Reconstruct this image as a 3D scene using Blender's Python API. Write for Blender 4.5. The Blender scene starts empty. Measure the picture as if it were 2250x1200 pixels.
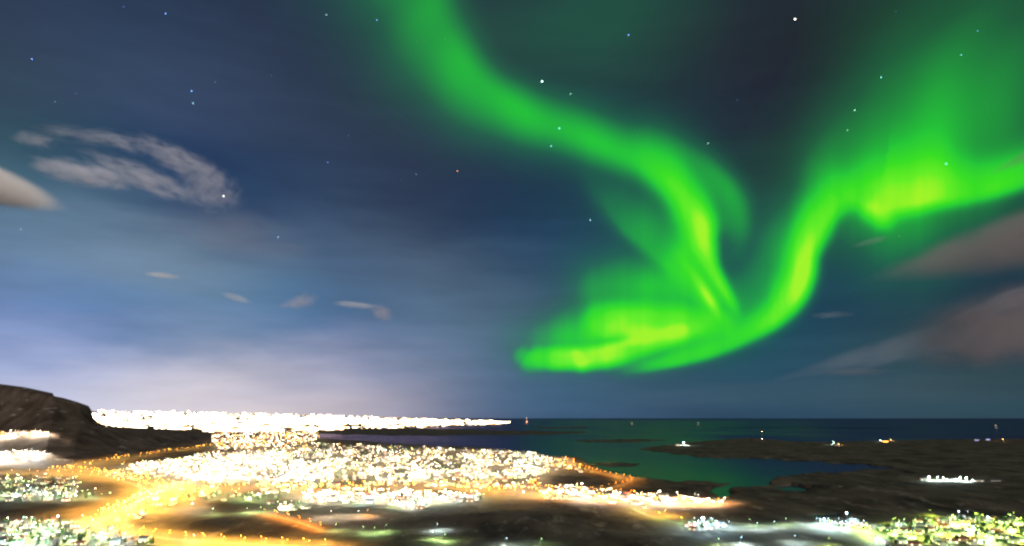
import bpy, math, random
import numpy as np
from mathutils import Vector, Matrix
from mathutils import noise as mnoise

S = bpy.context.scene
COL = S.collection
rng = random.Random(11)
nrng = np.random.default_rng(5)

# ------------------------------------------------------------------ camera
CAM_H, FPX, PITCH = 160.0, 1500.0, math.radians(12.0)      # metres above the sea, focal length in photo pixels
cd = bpy.data.cameras.new('camera'); cam = bpy.data.objects.new('camera', cd); COL.objects.link(cam)
cd.sensor_width = 36.0; cd.lens = 24.0; cd.clip_start = 1.0; cd.clip_end = 900000.0
cam.location = (0, 0, CAM_H); cam.rotation_euler = (math.pi / 2 + PITCH, 0, 0)
S.camera = cam
S.view_settings.view_transform = 'Standard'; S.view_settings.look = 'None'
S.view_settings.gamma = 1.0; S.view_settings.exposure = 0.0
cy = S.cycles
cy.max_bounces = 10; cy.diffuse_bounces = 2; cy.glossy_bounces = 2; cy.volume_bounces = 8
cy.transmission_bounces = 2; cy.transparent_max_bounces = 40
cy.sample_clamp_direct = 200.0; cy.sample_clamp_indirect = 3.0
cy.caustics_reflective = False; cy.caustics_refractive = False
cy.use_light_tree = True; cy.use_denoising = True
cy.filter_width = 2.5                                        # the soft lens and long exposure of the photograph

SP, CP = math.sin(PITCH), math.cos(PITCH)
def ray(px, py):
    X = (px - 1125.0) / FPX; Y = (600.0 - py) / FPX
    return (X, CP - Y * SP, SP + Y * CP)
def ground(px, py, z=2.0):
    d = ray(px, py); t = (CAM_H - z) / max(1e-5, -d[2])
    return Vector((d[0] * t, d[1] * t, z))
def sky_at(px, py, dist):
    d = Vector(ray(px, py)).normalized()
    return Vector((0, 0, CAM_H)) + d * dist
def azel(px, py):
    d = Vector(ray(px, py)).normalized()
    return math.degrees(math.atan2(d.x, d.y)), math.degrees(math.asin(d.z))
def lin(c):
    return tuple(((v / 255) / 12.92 if v <= 10 else ((v / 255 + 0.055) / 1.055) ** 2.4) for v in c)
def interp(x, pts):
    return float(np.interp(x, [p[0] for p in pts], [p[1] for p in pts]))

# ------------------------------------------------------------------ world: night sky with the light dome of the city low on the left
SKY = [  # photo position, colour of the clear sky there
 (0,0,(44,62,90)),(260,90,(45,67,98)),(600,60,(40,57,84)),(0,230,(46,76,98)),(380,240,(48,72,108)),(720,300,(42,62,90)),
 (980,360,(39,57,84)),(0,430,(70,110,130)),(330,450,(72,98,130)),(680,480,(56,84,118)),(1000,520,(46,70,100)),(0,580,(98,132,178)),
 (320,640,(84,130,168)),(700,640,(78,113,153)),(1010,690,(74,110,142)),(0,740,(116,146,200)),(300,780,(130,150,196)),
 (640,790,(130,146,182)),(0,850,(198,203,240)),(260,865,(178,184,220)),(540,880,(205,193,210)),(800,870,(160,158,185)),(1000,850,(104,122,152)),
 (1050,905,(90,108,145)),(1220,560,(46,76,102)),(1130,840,(80,108,138)),(1250,880,(66,98,122)),(1500,870,(56,84,100)),(1500,910,(50,80,110)),(1350,905,(60,86,116)),(1850,870,(54,77,86)),
 (2200,880,(52,78,86)),(1900,910,(46,78,104)),(2230,915,(44,68,84)),(1700,800,(42,78,96)),(1900,620,(33,50,78)),(2130,620,(34,50,74)),(2050,560,(34,48,72)),(1720,760,(34,80,102)),(2000,800,(48,72,82)),
 (1690,220,(35,43,56)),(1600,20,(36,47,54)),(1350,100,(37,64,62)),(1900,60,(33,46,44)),(2220,30,(32,54,42)),(2150,330,(30,60,36)),
 (1000,100,(36,60,66)),(1250,300,(34,62,72)),(1500,440,(32,70,70)),(1500,680,(34,80,76)),(1650,560,(34,70,80)),(1900,400,(34,60,44)),
 (250,670,(110,141,184)),(100,700,(116,145,196)),(350,710,(122,146,186)),(220,590,(90,130,168)),(420,640,(90,134,172)), (150,510,(94,130,166)),(180,640,(102,139,186)),(500,560,(82,116,150)),(480,700,(112,145,184)),(850,600,(66,98,130)),(900,760,(112,132,168)),(150,790,(122,148,202)),(1080,780,(76,110,138)),(450,905,(232,220,222)),(220,900,(226,220,232)),(750,905,(205,195,208)),
 (-700,200,(46,64,92)),(-700,700,(96,126,176)),(2900,300,(34,54,54)),(2900,800,(48,72,84)),(1125,-700,(36,50,70)),
]
BASE = np.array(lin((34, 46, 64))); SIG = 6.5
W = bpy.data.worlds.new('World'); S.world = W; W.use_nodes = True
def build_world():
    P = np.array([azel(p[0], p[1]) for p in SKY]); Cc = np.array([lin(p[2]) for p in SKY]); lum = (Cc @ np.array([0.2, 0.7, 0.1]))[:, None]; Cc = np.where((np.array([p[0] for p in SKY]) < 1120)[:, None], Cc * 0.8 + lum * 0.2, Cc) - BASE
    scl = np.array([1.0, 1.6])                                # the sky varies faster with height than along the horizon
    Q = P * scl
    D2 = ((Q[:, None, :] - Q[None, :, :]) ** 2).sum(-1)
    K = np.exp(-D2 / (2 * SIG ** 2))
    wgt = np.linalg.solve(K.T @ K + 0.08 * np.eye(len(P)), K.T @ Cc)
    nt = W.node_tree; N = nt.nodes; L = nt.links; N.clear()
    tc = N.new('ShaderNodeTexCoord'); sep = N.new('ShaderNodeSeparateXYZ'); L.new(tc.outputs['Generated'], sep.inputs[0])
    def M(op, a, b=None):
        n = N.new('ShaderNodeMath'); n.operation = op
        for i, v in enumerate((a, b)):
            if v is None: continue
            if isinstance(v, (int, float)): n.inputs[i].default_value = v
            else: L.new(v, n.inputs[i])
        return n.outputs[0]
    az = M('MULTIPLY', M('ARCTAN2', sep.outputs[0], sep.outputs[1]), 180 / math.pi)
    el = M('MULTIPLY', M('ARCSINE', sep.outputs[2]), 180 / math.pi * scl[1])
    # thin uneven air: a slow wander of the coordinates keeps the gradients from being perfectly smooth
    nz = N.new('ShaderNodeTexNoise'); nz.inputs['Scale'].default_value = 5.0; nz.inputs['Detail'].default_value = 5.0
    mp = N.new('ShaderNodeMapping'); mp.inputs['Scale'].default_value = (1, 1, 4.5); L.new(tc.outputs['Generated'], mp.inputs[0]); L.new(mp.outputs[0], nz.inputs['Vector'])
    el2 = M('ADD', el, M('MULTIPLY', M('SUBTRACT', nz.outputs[0], 0.5), 8.0))
    cmb = N.new('ShaderNodeCombineXYZ'); L.new(az, cmb.inputs[0]); L.new(el2, cmb.inputs[1])
    acc = None
    for q, w in zip(Q, wgt):
        d = N.new('ShaderNodeVectorMath'); d.operation = 'DISTANCE'; L.new(cmb.outputs[0], d.inputs[0]); d.inputs[1].default_value = (q[0], q[1], 0)
        g = M('POWER', math.exp(-1 / (2 * SIG ** 2)), M('MULTIPLY', d.outputs['Value'], d.outputs['Value']))
        s = N.new('ShaderNodeVectorMath'); s.operation = 'MULTIPLY_ADD'
        s.inputs[0].default_value = tuple(w); L.new(g, s.inputs[1])
        if acc is None: s.inputs[2].default_value = tuple(BASE)
        else: L.new(acc, s.inputs[2])
        acc = s.outputs[0]
    n2 = N.new('ShaderNodeTexNoise'); n2.inputs['Scale'].default_value = 9.0; n2.inputs['Detail'].default_value = 6.0; m2 = N.new('ShaderNodeMapping'); m2.inputs['Scale'].default_value = (1, 1, 6); m2.inputs['Rotation'].default_value = (0.1, 0.12, 0)
    L.new(tc.outputs['Generated'], m2.inputs[0]); L.new(m2.outputs[0], n2.inputs['Vector'])
    sc = N.new('ShaderNodeVectorMath'); sc.operation = 'SCALE'; L.new(acc, sc.inputs[0]); L.new(M('ADD', 0.86, M('MULTIPLY', n2.outputs[0], 0.28)), sc.inputs['Scale']); acc = sc.outputs[0]
    mx = N.new('ShaderNodeVectorMath'); mx.operation = 'MAXIMUM'; L.new(acc, mx.inputs[0]); mx.inputs[1].default_value = (0.004, 0.006, 0.008)
    bg = N.new('ShaderNodeBackground'); bg.inputs['Strength'].default_value = 1.0; L.new(mx.outputs[0], bg.inputs['Color'])
    out = N.new('ShaderNodeOutputWorld'); L.new(bg.outputs[0], out.inputs['Surface'])
build_world()

# moonlight: the only directional light, from behind the camera on the left
ld = bpy.data.lights.new('moon', 'SUN'); ld.energy = 2.2; ld.angle = math.radians(0.5); ld.color = (1.0, 0.93, 0.88)
moon = bpy.data.objects.new('moon', ld); COL.objects.link(moon)
moon.rotation_euler = (math.radians(66), 0, math.radians(20))

# ------------------------------------------------------------------ helpers
def tag(o, label=None, cat=None, group=None, kind=None):
    if label: o['label'] = label
    if cat: o['category'] = cat
    if group: o['group'] = group
    if kind: o['kind'] = kind
    return o
class MB:
    """collects faces with material slots and links them as one mesh object"""
    def __init__(s): s.v = []; s.f = []; s.m = []
    def add(s, vs, fs, mat=0):
        b = len(s.v); s.v += [tuple(v) for v in vs]
        for f in fs: s.f.append(tuple(b + i for i in f)); s.m.append(mat)
    def box(s, c, d, mat=0, rz=0.0):
        x, y, z = c; a, b, h = d[0] / 2, d[1] / 2, d[2] / 2; ca, sa = math.cos(rz), math.sin(rz)
        vs = [(x + i * a * ca - j * b * sa, y + i * a * sa + j * b * ca, z + k * h) for k in (-1, 1) for i, j in ((-1, -1), (1, -1), (1, 1), (-1, 1))]
        s.add(vs, [(3, 2, 1, 0), (4, 5, 6, 7), (0, 1, 5, 4), (1, 2, 6, 5), (2, 3, 7, 6), (3, 0, 4, 7)], mat)
    def tube(s, p0, p1, r0, r1, n=6, mat=0):
        p0, p1 = Vector(p0), Vector(p1); ax = (p1 - p0).normalized()
        u = ax.orthogonal().normalized(); w = ax.cross(u)
        vs = [p0 + (u * math.cos(t) + w * math.sin(t)) * r0 for t in [2 * math.pi * i / n for i in range(n)]] + \
             [p1 + (u * math.cos(t) + w * math.sin(t)) * r1 for t in [2 * math.pi * i / n for i in range(n)]]
        s.add(vs, [(i, (i + 1) % n, n + (i + 1) % n, n + i) for i in range(n)] + [tuple(range(n - 1, -1, -1)), tuple(range(n, 2 * n))], mat)
    def ball(s, c, rx, ry, rz, n=8, m=5, mat=0):
        vs = [(c[0], c[1], c[2] - rz)]; 
        for j in range(1, m):
            a = -math.pi / 2 + math.pi * j / m
            for i in range(n):
                t = 2 * math.pi * i / n; vs.append((c[0] + rx * math.cos(a) * math.cos(t), c[1] + ry * math.cos(a) * math.sin(t), c[2] + rz * math.sin(a)))
        vs.append((c[0], c[1], c[2] + rz)); fs = [(0, 1 + (i + 1) % n, 1 + i) for i in range(n)]
        for j in range(m - 2):
            o = 1 + j * n; fs += [(o + i, o + (i + 1) % n, o + n + (i + 1) % n, o + n + i) for i in range(n)]
        o = 1 + (m - 2) * n; fs += [(o + i, o + (i + 1) % n, len(vs) - 1) for i in range(n)]
        s.add(vs, fs, mat)
    def octa(s, c, r, rz, mat=0):
        x, y, z = c
        s.add([(x + r, y, z), (x, y + r, z), (x - r, y, z), (x, y - r, z), (x, y, z + rz), (x, y, z - rz)],
              [(0, 1, 4), (1, 2, 4), (2, 3, 4), (3, 0, 4), (1, 0, 5), (2, 1, 5), (3, 2, 5), (0, 3, 5)], mat)
    def mesh(s, name, mats):
        me = bpy.data.meshes.new(name); me.from_pydata(s.v, [], s.f)
        for m in mats: me.materials.append(m)
        me.polygons.foreach_set('material_index', s.m); me.update()
        return me
    def build(s, name, mats, parent=None, loc=None):
        return link(name, s.mesh(name, mats), parent, loc)
def link(name, me, parent=None, loc=None, rz=0.0):
    o = bpy.data.objects.new(name, me); COL.objects.link(o)
    if parent: o.parent = parent
    if loc is not None: o.location = loc
    o.rotation_euler.z = rz
    return o
KIDS = {}
def child(name, me, parent):
    o = link(name, me, parent); KIDS.setdefault(parent.name, []).append(o); return o
def copy_tree(o, loc, rz=0.0, scale=None, label=None, cat=None, group=None):
    r = o.copy(); COL.objects.link(r); r.location = loc; r.rotation_euler.z = rz
    if scale: r.scale = scale
    for k, v in (('label', label), ('category', cat), ('group', group)):
        if v: r[k] = v
    for ch in KIDS.get(o.name, []):
        c = ch.copy(); COL.objects.link(c); c.parent = r
        for g in KIDS.get(ch.name, []):
            d = g.copy(); COL.objects.link(d); d.parent = c
    return r

# ------------------------------------------------------------------ materials
def mat(name, col, rough=0.8, spec=0.2, var=0.0, scale=0.05, bump=0.0, stretch=(1, 1, 1), col2=None, metal=0.0, fine=None):
    m = bpy.data.materials.new(name); m.use_nodes = True; N = m.node_tree.nodes; L = m.node_tree.links; b = N['Principled BSDF']
    b.inputs['Base Color'].default_value = (*col, 1); b.inputs['Roughness'].default_value = rough
    b.inputs['Specular IOR Level'].default_value = spec; b.inputs['Metallic'].default_value = metal
    g = N.new('ShaderNodeNewGeometry'); mp = N.new('ShaderNodeMapping'); mp.inputs['Scale'].default_value = [scale * q for q in stretch]
    L.new(g.outputs['Position'], mp.inputs[0])
    nz = N.new('ShaderNodeTexNoise'); nz.inputs['Scale'].default_value = 1.0; nz.inputs['Detail'].default_value = 8.0; nz.inputs['Roughness'].default_value = 0.62
    L.new(mp.outputs[0], nz.inputs['Vector'])
    if fine:
        m3 = N.new('ShaderNodeMapping'); m3.inputs['Scale'].default_value = fine[0]; m3.inputs['Rotation'].default_value = (0, 0, fine[3]); L.new(g.outputs['Position'], m3.inputs[0])
        n3 = N.new('ShaderNodeTexNoise'); n3.inputs['Scale'].default_value = 1.0; n3.inputs['Detail'].default_value = 6.0; n3.inputs['Roughness'].default_value = 0.7; L.new(m3.outputs[0], n3.inputs['Vector'])
        r3 = N.new('ShaderNodeMapRange'); r3.inputs['From Min'].default_value = fine[1]; r3.inputs['From Max'].default_value = fine[1] + 0.1; L.new(n3.outputs[0], r3.inputs['Value'])
        x3 = N.new('ShaderNodeMix'); x3.data_type = 'RGBA'; L.new(r3.outputs[0], x3.inputs['Factor']); x3.inputs[7].default_value = (*fine[2], 1)
    if var or col2:
        r = N.new('ShaderNodeValToRGB'); r.color_ramp.elements[0].position = 0.36; r.color_ramp.elements[1].position = 0.66
        c2 = col2 or [c * (1 + var) for c in col]
        r.color_ramp.elements[0].color = (*[c * (1 - var) for c in col], 1); r.color_ramp.elements[1].color = (*c2, 1)
        L.new(nz.outputs[0], r.inputs[0])
        if fine: L.new(r.outputs[0], x3.inputs[6]); L.new(x3.outputs[2], b.inputs['Base Color'])
        else: L.new(r.outputs[0], b.inputs['Base Color'])
    if bump:
        bp = N.new('ShaderNodeBump'); bp.inputs['Strength'].default_value = 1.0; bp.inputs['Distance'].default_value = bump
        L.new(nz.outputs[0], bp.inputs['Height']); L.new(bp.outputs[0], b.inputs['Normal'])
    return m
def glow(name, col, strength, sampled=True):
    m = bpy.data.materials.new(name); m.use_nodes = True; N = m.node_tree.nodes; L = m.node_tree.links; N.clear()
    e = N.new('ShaderNodeEmission'); e.inputs['Color'].default_value = (*col, 1); e.inputs['Strength'].default_value = strength
    o = N.new('ShaderNodeOutputMaterial'); L.new(e.outputs[0], o.inputs[0])
    m.cycles.emission_sampling = 'AUTO' if sampled else 'NONE'
    return m
M_STEEL = mat('galvanised_steel', (0.25, 0.25, 0.25), 0.5, 0.4, 0.2, 0.5)
M_WALL = [mat('pale_render', (0.55, 0.52, 0.47), 0.9, 0.1, 0.12, 0.4), mat('ochre_render', (0.42, 0.3, 0.2), 0.9, 0.1, 0.12, 0.4), mat('grey_concrete', (0.34, 0.34, 0.33), 0.9, 0.1, 0.15, 0.4)]
M_ROOF = [mat('red_iron_roof', (0.18, 0.05, 0.035), 0.6, 0.3, 0.2, 0.5), mat('dark_iron_roof', (0.05, 0.055, 0.06), 0.6, 0.3, 0.2, 0.5), mat('green_iron_roof', (0.05, 0.11, 0.07), 0.6, 0.3, 0.2, 0.5)]
M_DOOR = mat('painted_door', (0.12, 0.05, 0.03), 0.6, 0.3, 0.1, 1.0)
M_WINDOW = glow('lit_window', (1.0, 0.78, 0.45), 6.0, False)
M_BARK = mat('bark', (0.07, 0.05, 0.035), 0.9, 0.1, 0.3, 2.0)
M_LEAF = mat('foliage', (0.035, 0.07, 0.025), 0.9, 0.1, 0.4, 0.6)
M_LEAF2 = mat('conifer_foliage', (0.025, 0.055, 0.03), 0.9, 0.1, 0.4, 0.6)
M_ROAD = mat('asphalt', (0.09, 0.088, 0.085), 0.85, 0.2, 0.3, 0.2)
def downlight(name, col, strength):
    """one-sided lens of a street lamp: shines down only"""
    m = glow(name, col, strength); N = m.node_tree.nodes; L = m.node_tree.links; e = N['Emission']
    g = N.new('ShaderNodeNewGeometry'); q = N.new('ShaderNodeMath'); q.operation = 'MULTIPLY_ADD'; q.inputs[1].default_value = -strength; q.inputs[2].default_value = strength
    L.new(g.outputs['Backfacing'], q.inputs[0]); L.new(q.outputs[0], e.inputs['Strength']); m.cycles.emission_sampling = 'FRONT'
    return m
LCOL = {'sodium': ((1.0, 0.5, 0.085), 340000), 'amber': ((1.0, 0.36, 0.04), 22000), 'warm': ((1.0, 0.84, 0.64), 230000), 'dim': ((1.0, 0.72, 0.45), 3000), 'white': ((1.0, 0.84, 0.62), 34000),
    'mercury': ((0.6, 1.0, 0.4), 14000), 'lime': ((0.70, 1.0, 0.12), 14000), 'cool': ((0.62, 0.88, 1.0), 36000), 'blue': ((0.3, 0.4, 1.0), 3000), 'red': ((1.0, 0.3, 0.14), 2000)}
LAMPS = {k: downlight('lens_' + k, c, s) for k, (c, s) in LCOL.items()}
BOWLS = {k: glow('bowl_' + k, c, {'dim': 5, 'amber': 30, 'blue': 4, 'red': 8, 'lime': 16, 'mercury': 20, 'cool': 24, 'warm': 70, 'white': 70}.get(k, 45), False) for k, (c, s) in LCOL.items()}
KEYS = list(LAMPS); LIDX = {k: i + 1 for i, k in enumerate(KEYS)}; BIDX = {k: i + 1 + len(KEYS) for i, k in enumerate(KEYS)}; LMATS = [M_STEEL] + [LAMPS[k] for k in KEYS] + [BOWLS[k] for k in KEYS]

# ------------------------------------------------------------------ terrain (laid out in the photograph's ground plane, then built in metres)
LAND = [[(700,946),(702,962),(760,966),(820,971),(900,976),(1000,980),(1080,984),(1160,992),(1205,1000),(1272,1006),(1302,1023),(1345,1038),(1410,1050),
  (1480,1056),(1560,1057),(1605,1061),(1570,1068),(1552,1080),(1590,1094),(1625,1088),(1600,1078),(1640,1070),(1700,1066),(1690,1060),(1745,1045),(1850,1036),(2010,1030),
  (1900,1021),(1800,1014),(1700,1008),(1530,1004),(1500,998),(1450,993),(1400,987),(1440,980),(1500,973),(1560,967),(1640,962),(1720,968),(1800,971),(1900,969),
  (2000,966),(2250,963),(5200,955),(9000,4000),(-7000,4000),(-5000,951),(200,951)],
 [(690,939),(900,941),(1100,945),(1280,948),(1292,951),(1200,955),(900,957),(760,955),(690,952)],
 [(1255,968),(1340,964.5),(1400,964),(1470,967),(1400,971),(1290,971)], [(1290,1018),(1350,1016),(1415,1019),(1380,1022),(1320,1020.5)], [(1170,938),(1290,938),(1292,941),(1200,941.5)]]
WATER = [[(1690,1072),(1740,1064),(1790,1074),(1770,1082)], [(1830,1080),(1900,1077),(1910,1080),(1840,1084)], [(1775,1132),(1840,1127),(1850,1131),(1790,1138)]]
Y_FRONT = [(-5000,953),(200,953),(700,947),(900,940),(1050,933.5),(1125,929.5)]
Y_TOP = [(-5000,900),(200,903),(450,907),(620,911),(800,916.5),(900,920),(1000,923.2),(1080,926),(1125,929)]
def inside(poly, X, Y):
    c = np.zeros(X.shape, bool); n = len(poly)
    for i in range(n):
        x1, y1 = poly[i]; x2, y2 = poly[(i + 1) % n]
        if y1 == y2: continue
        k = (y1 > Y) != (y2 > Y)
        c ^= k & (X < (x2 - x1) * (Y - y1) / (y2 - y1) + x1)
    return c
LONE = [(1545,1160),(1862,1150),(1812,1158),(1850,1164),(1502,978),(1489,979),(1838,978),(1945,970),(2145,968),(2170,967),(2204,969),(1675,966)] + [(x, 1056) for x in range(2020, 2200, 10)]
RIDGE = 1.35
def far_height(X, Y):
    """height of the far city's slope at flat position (X, Y) of the ground plane"""
    yf = np.interp(X, *zip(*Y_FRONT)); yt = np.interp(X, *zip(*Y_TOP)); s = (yf - 918.8) / np.maximum(Y - 918.8, 0.2)     # distance over shore distance
    dtop = CAM_H * FPX / (yf - 918.8) * RIDGE
    zt = CAM_H + (918.8 - yt) / FPX * dtop
    up = np.clip((s - 1) / (RIDGE - 1), 0, 1); dn = np.clip((s - RIDGE) / 0.5, 0, 1)
    h = np.where(s < 1, 0, 2 + (zt - 2) * up) * (1 - dn) - 6 * dn
    return np.where((X < 1127) & (s >= 1), h, 0)
def build_ground():
    xs = np.unique(np.concatenate([np.linspace(-6000, -260, 30), np.arange(-260, 2520, 4.0), np.linspace(2520, 8000, 30)]))
    ys = np.unique(np.concatenate([918.8 + np.array([0.6, 1, 1.5, 2, 2.6, 3.2, 4, 4.8, 5.6]), np.arange(925, 1110, 1.0), np.arange(1110, 1215, 2.0), np.geomspace(1215, 1600, 24), np.geomspace(1650, 30000, 40)]))
    X, Y = np.meshgrid(xs, ys)
    wob = 1.2 * np.sin(X * 0.05 + 1.3 * np.sin(X * 0.021)) + 0.8 * np.sin(X * 0.13)
    Yw = Y + wob * np.clip((Y - 918.8) / 100, 0.05, 1.0)
    land = np.zeros(X.shape, bool)
    for p in LAND: land |= inside(p, X, Yw)
    for p in WATER: land &= ~inside(p, X, Yw)
    dX = (X - 1125) / FPX; dY = (600 - Y) / FPX
    dz = SP + dY * CP; t = (CAM_H - 2) / -dz
    PX = dX * t; PY = (CP - dY * SP) * t
    R = np.hypot(PX, PY)
    Z = np.where(land, 2.0, -3.0)
    fh = far_height(X, Y); Z = np.where(fh != 0, fh, Z)
    Z = np.where(Y > 1215, Z + (CAM_H - 4) * np.exp(-np.maximum(R - 8, 0) / 190.0) * np.clip((900 - R) / 500, 0, 1), Z)
    Q = np.array([(a[0].x, a[0].y) for a in LAMP_AT + HOUSE_AT] + [(r[0], r[1]) for r in ROADPTS] + [tuple(ground(*p)[:2]) for p in LONE])
    near = land & (Y > 985) & (R > 500) & (np.abs(PX) < 5000); ii = np.argwhere(near); dist = np.zeros(len(ii)); px, py = PX[near], PY[near]
    for a in range(0, len(ii), 4000): dist[a:a + 4000] = np.sqrt(((px[a:a + 4000, None] - Q[None, :, 0]) ** 2 + (py[a:a + 4000, None] - Q[None, :, 1]) ** 2).min(1))
    hump = np.array([max(0.0, mnoise.fractal(Vector((u * 0.0045, v * 0.003, 7.0)), 0.9, 2.1, 6) + 0.25) for u, v in zip(px, py)])
    Z[near] += hump * 11 * np.clip((dist - 25) / 120, 0, 1) * np.clip((Y[near] - 985) / 60, 0.15, 1)
    ny, nx = X.shape
    vs = np.stack([PX, PY, Z], -1).reshape(-1, 3)
    i = np.arange(ny * nx).reshape(ny, nx)
    fs = np.stack([i[:-1, :-1], i[1:, :-1], i[1:, 1:], i[:-1, 1:]], -1).reshape(-1, 4)
    # the camera's own hill carries the sheet on behind the camera
    last = i[-1]; b = len(vs)
    back = vs[last].copy(); back[:, 1] = -9000; back[:, 0] = np.linspace(-9000, 9000, nx); back[:, 2] = CAM_H - 30
    vs = np.concatenate([vs, back]); j = b + np.arange(nx)
    fs = np.concatenate([fs, np.stack([last[:-1], j[:-1], j[1:], last[1:]], -1)])
    me = bpy.data.meshes.new('ground'); me.from_pydata(vs.tolist(), [], fs.tolist()); me.polygons.foreach_set('use_smooth', [True] * len(fs)); me.update()
    m = mat('moor_ground', (0.050, 0.042, 0.034), 0.95, 0.05, 0.5, 0.011, 4.0, (1, 0.5, 1), (0.105, 0.09, 0.062), fine=((0.035, 0.012, 0.05), 0.56, (0.15, 0.135, 0.10), 0.3))
    me.materials.append(m); return link('ground', me)
def finish_ground(): tag(build_ground(), 'dark brown moorland and shore around the lit towns', kind='structure')
def build_sea():
    mb = MB(); R = [0, 800, 3000, 10000, 30000, 100000, 400000]; n = 96; vs = [(0, 0, 0)]; fs = []
    for k, r in enumerate(R[1:]):
        for i in range(n): vs.append((r * math.sin(2 * math.pi * i / n), r * math.cos(2 * math.pi * i / n), 0))
        o = 1 + k * n
        for i in range(n):
            fs.append((0, o + (i + 1) % n, o + i) if k == 0 else (o - n + i, o - n + (i + 1) % n, o + (i + 1) % n, o + i))
    mb.add(vs, fs)
    m = bpy.data.materials.new('sea_water'); m.use_nodes = True; N = m.node_tree.nodes; L = m.node_tree.links; N.clear()
    g = N.new('ShaderNodeNewGeometry'); nz = N.new('ShaderNodeTexNoise'); nz.inputs['Scale'].default_value = 0.02; nz.inputs['Detail'].default_value = 6
    bp = N.new('ShaderNodeBump'); bp.inputs['Strength'].default_value = 0.12; bp.inputs['Distance'].default_value = 2.0
    L.new(g.outputs['Position'], nz.inputs['Vector']); L.new(nz.outputs[0], bp.inputs['Height'])
    # broad patches of ruffled and smooth water
    mp = N.new('ShaderNodeMapping'); mp.inputs['Scale'].default_value = (0.0012, 0.0006, 1); pz = N.new('ShaderNodeTexNoise'); pz.inputs['Scale'].default_value = 1.0; pz.inputs['Detail'].default_value = 5
    L.new(g.outputs['Position'], mp.inputs[0]); L.new(mp.outputs[0], pz.inputs['Vector'])
    r = N.new('ShaderNodeMapRange'); r.inputs['From Min'].default_value = 0.3; r.inputs['From Max'].default_value = 0.7; r.inputs['To Min'].default_value = 0.1; r.inputs['To Max'].default_value = 0.24; L.new(pz.outputs[0], r.inputs['Value'])
    d = N.new('ShaderNodeBsdfDiffuse'); d.inputs['Color'].default_value = (0.012, 0.026, 0.062, 1)
    q = N.new('ShaderNodeBsdfGlossy'); q.inputs['Color'].default_value = (0.18, 0.145, 0.21, 1); L.new(r.outputs[0], q.inputs['Roughness']); L.new(bp.outputs[0], q.inputs['Normal'])
    a = N.new('ShaderNodeAddShader'); L.new(d.outputs[0], a.inputs[0]); L.new(q.outputs[0], a.inputs[1]); o = N.new('ShaderNodeOutputMaterial'); L.new(a.outputs[0], o.inputs[0])
    return mb.build('sea', [m])
tag(build_sea(), 'dark calm bay reaching to the horizon', kind='structure')

# the table hill on the left: a stepped slope, a cliff and a flat top
H_BASE = [(-500,1012),(0,1017),(110,1019),(170,1013),(250,1001),(350,986),(430,973),(500,963),(540,960)]
H_CREST = [(-500,800),(-200,826),(0,848),(40,853),(60,857),(105,866),(108,872),(130,876),(160,884),(188,893),(196,903),(202,918),(214,928),(235,937),(300,940),(400,945),(440,950),(490,957),(540,960)]
H_FOOT = [(-500,940),(0,944),(150,945),(215,942),(250,945),(300,950),(400,955),(540,960)]
def hill_curve(x):
    """(distance along the ground, height) from the foot of the hill to behind its crest, in the direction of photo column x"""
    yb, yc, yf = interp(x, H_BASE), interp(x, H_CREST), interp(x, H_FOOT)
    d0 = CAM_H * FPX / (yb - 918.8); pts = []
    wob = math.sin(x * 0.11) * 0.5 + math.sin(x * 0.043 + 2) * 0.5
    for s, y in ((0, yb + 0.5), (0.22, yb + (yf - yb) * 0.42 + wob), (0.5, yf), (0.62, yf + (yc - yf) * 0.30), (0.72, yf + (yc - yf) * 0.62 + wob), (0.79, yf + (yc - yf) * 0.9), (0.86, yc)):
        d = d0 * (1 + 0.36 * s); pts.append((d, CAM_H - (y - 918.8) / FPX * d))
    zc = pts[-1][1]; pts += [(d0 * 1.5, zc - 4), (d0 * 1.8, zc * 0.3), (d0 * 2.0, -4)]
    pts[0] = (pts[0][0], 1.0)
    return pts
def hill_point(x, y):
    """a point on the visible side of the hill at photo position (x, y)"""
    pts = hill_curve(x)[:7]; ys = [918.8 + (CAM_H - z) * FPX / d for d, z in pts]
    d = float(np.interp(-y, [-q for q in ys], [p[0] for p in pts])); z = CAM_H - (y - 918.8) / FPX * d
    return Vector(((x - 1125) / FPX * d * 0.9747, d, z))      # the tilt of the camera carries the column onto the ground
def build_hill():
    mb = MB(); xs = list(np.arange(-500, 541, 2.5)); rows = None; grid = []
    for x in xs:
        pts = hill_curve(x); ds = [p[0] for p in pts]; zs = [p[1] for p in pts]
        tt = np.concatenate([np.linspace(0, 6, 43), np.linspace(6.25, 9, 12)])
        dd = np.interp(tt, range(10), ds); zz = np.interp(tt, range(10), zs)
        # gullies cut down the slope
        amp = np.interp(tt, [0, 0.6, 2, 4, 6, 9], [0, 4, 9, 14, 0, 0])
        g = np.array([0.6 * mnoise.fractal(Vector((x * 0.05, t * 0.55, 3.0)), 0.9, 2.1, 5) for t in tt])
        dd = dd + g * amp
        grid.append([((x - 1125) / FPX * d * 0.9747, d, z) for d, z in zip(dd, zz)])
    nx, nt = len(grid), len(grid[0])
    mb.add([p for c in grid for p in c], [(a * nt + b, (a + 1) * nt + b, (a + 1) * nt + b + 1, a * nt + b + 1) for a in range(nx - 1) for b in range(nt - 1)])
    m = mat('hill_scree', (0.080, 0.058, 0.042), 0.95, 0.05, 0.45, 0.012, 6.0, (1.6, 0.5, 1.2), (0.125, 0.095, 0.07), fine=((0.012, 0.006, 0.05), 0.60, (0.32, 0.30, 0.27), 0.5))
    o = mb.build('hill', [m]); o.data.polygons.foreach_set('use_smooth', [True] * len(o.data.polygons)); return o
tag(build_hill(), 'dark flat topped hill with a cliff end above the lit plain', kind='structure')

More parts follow.
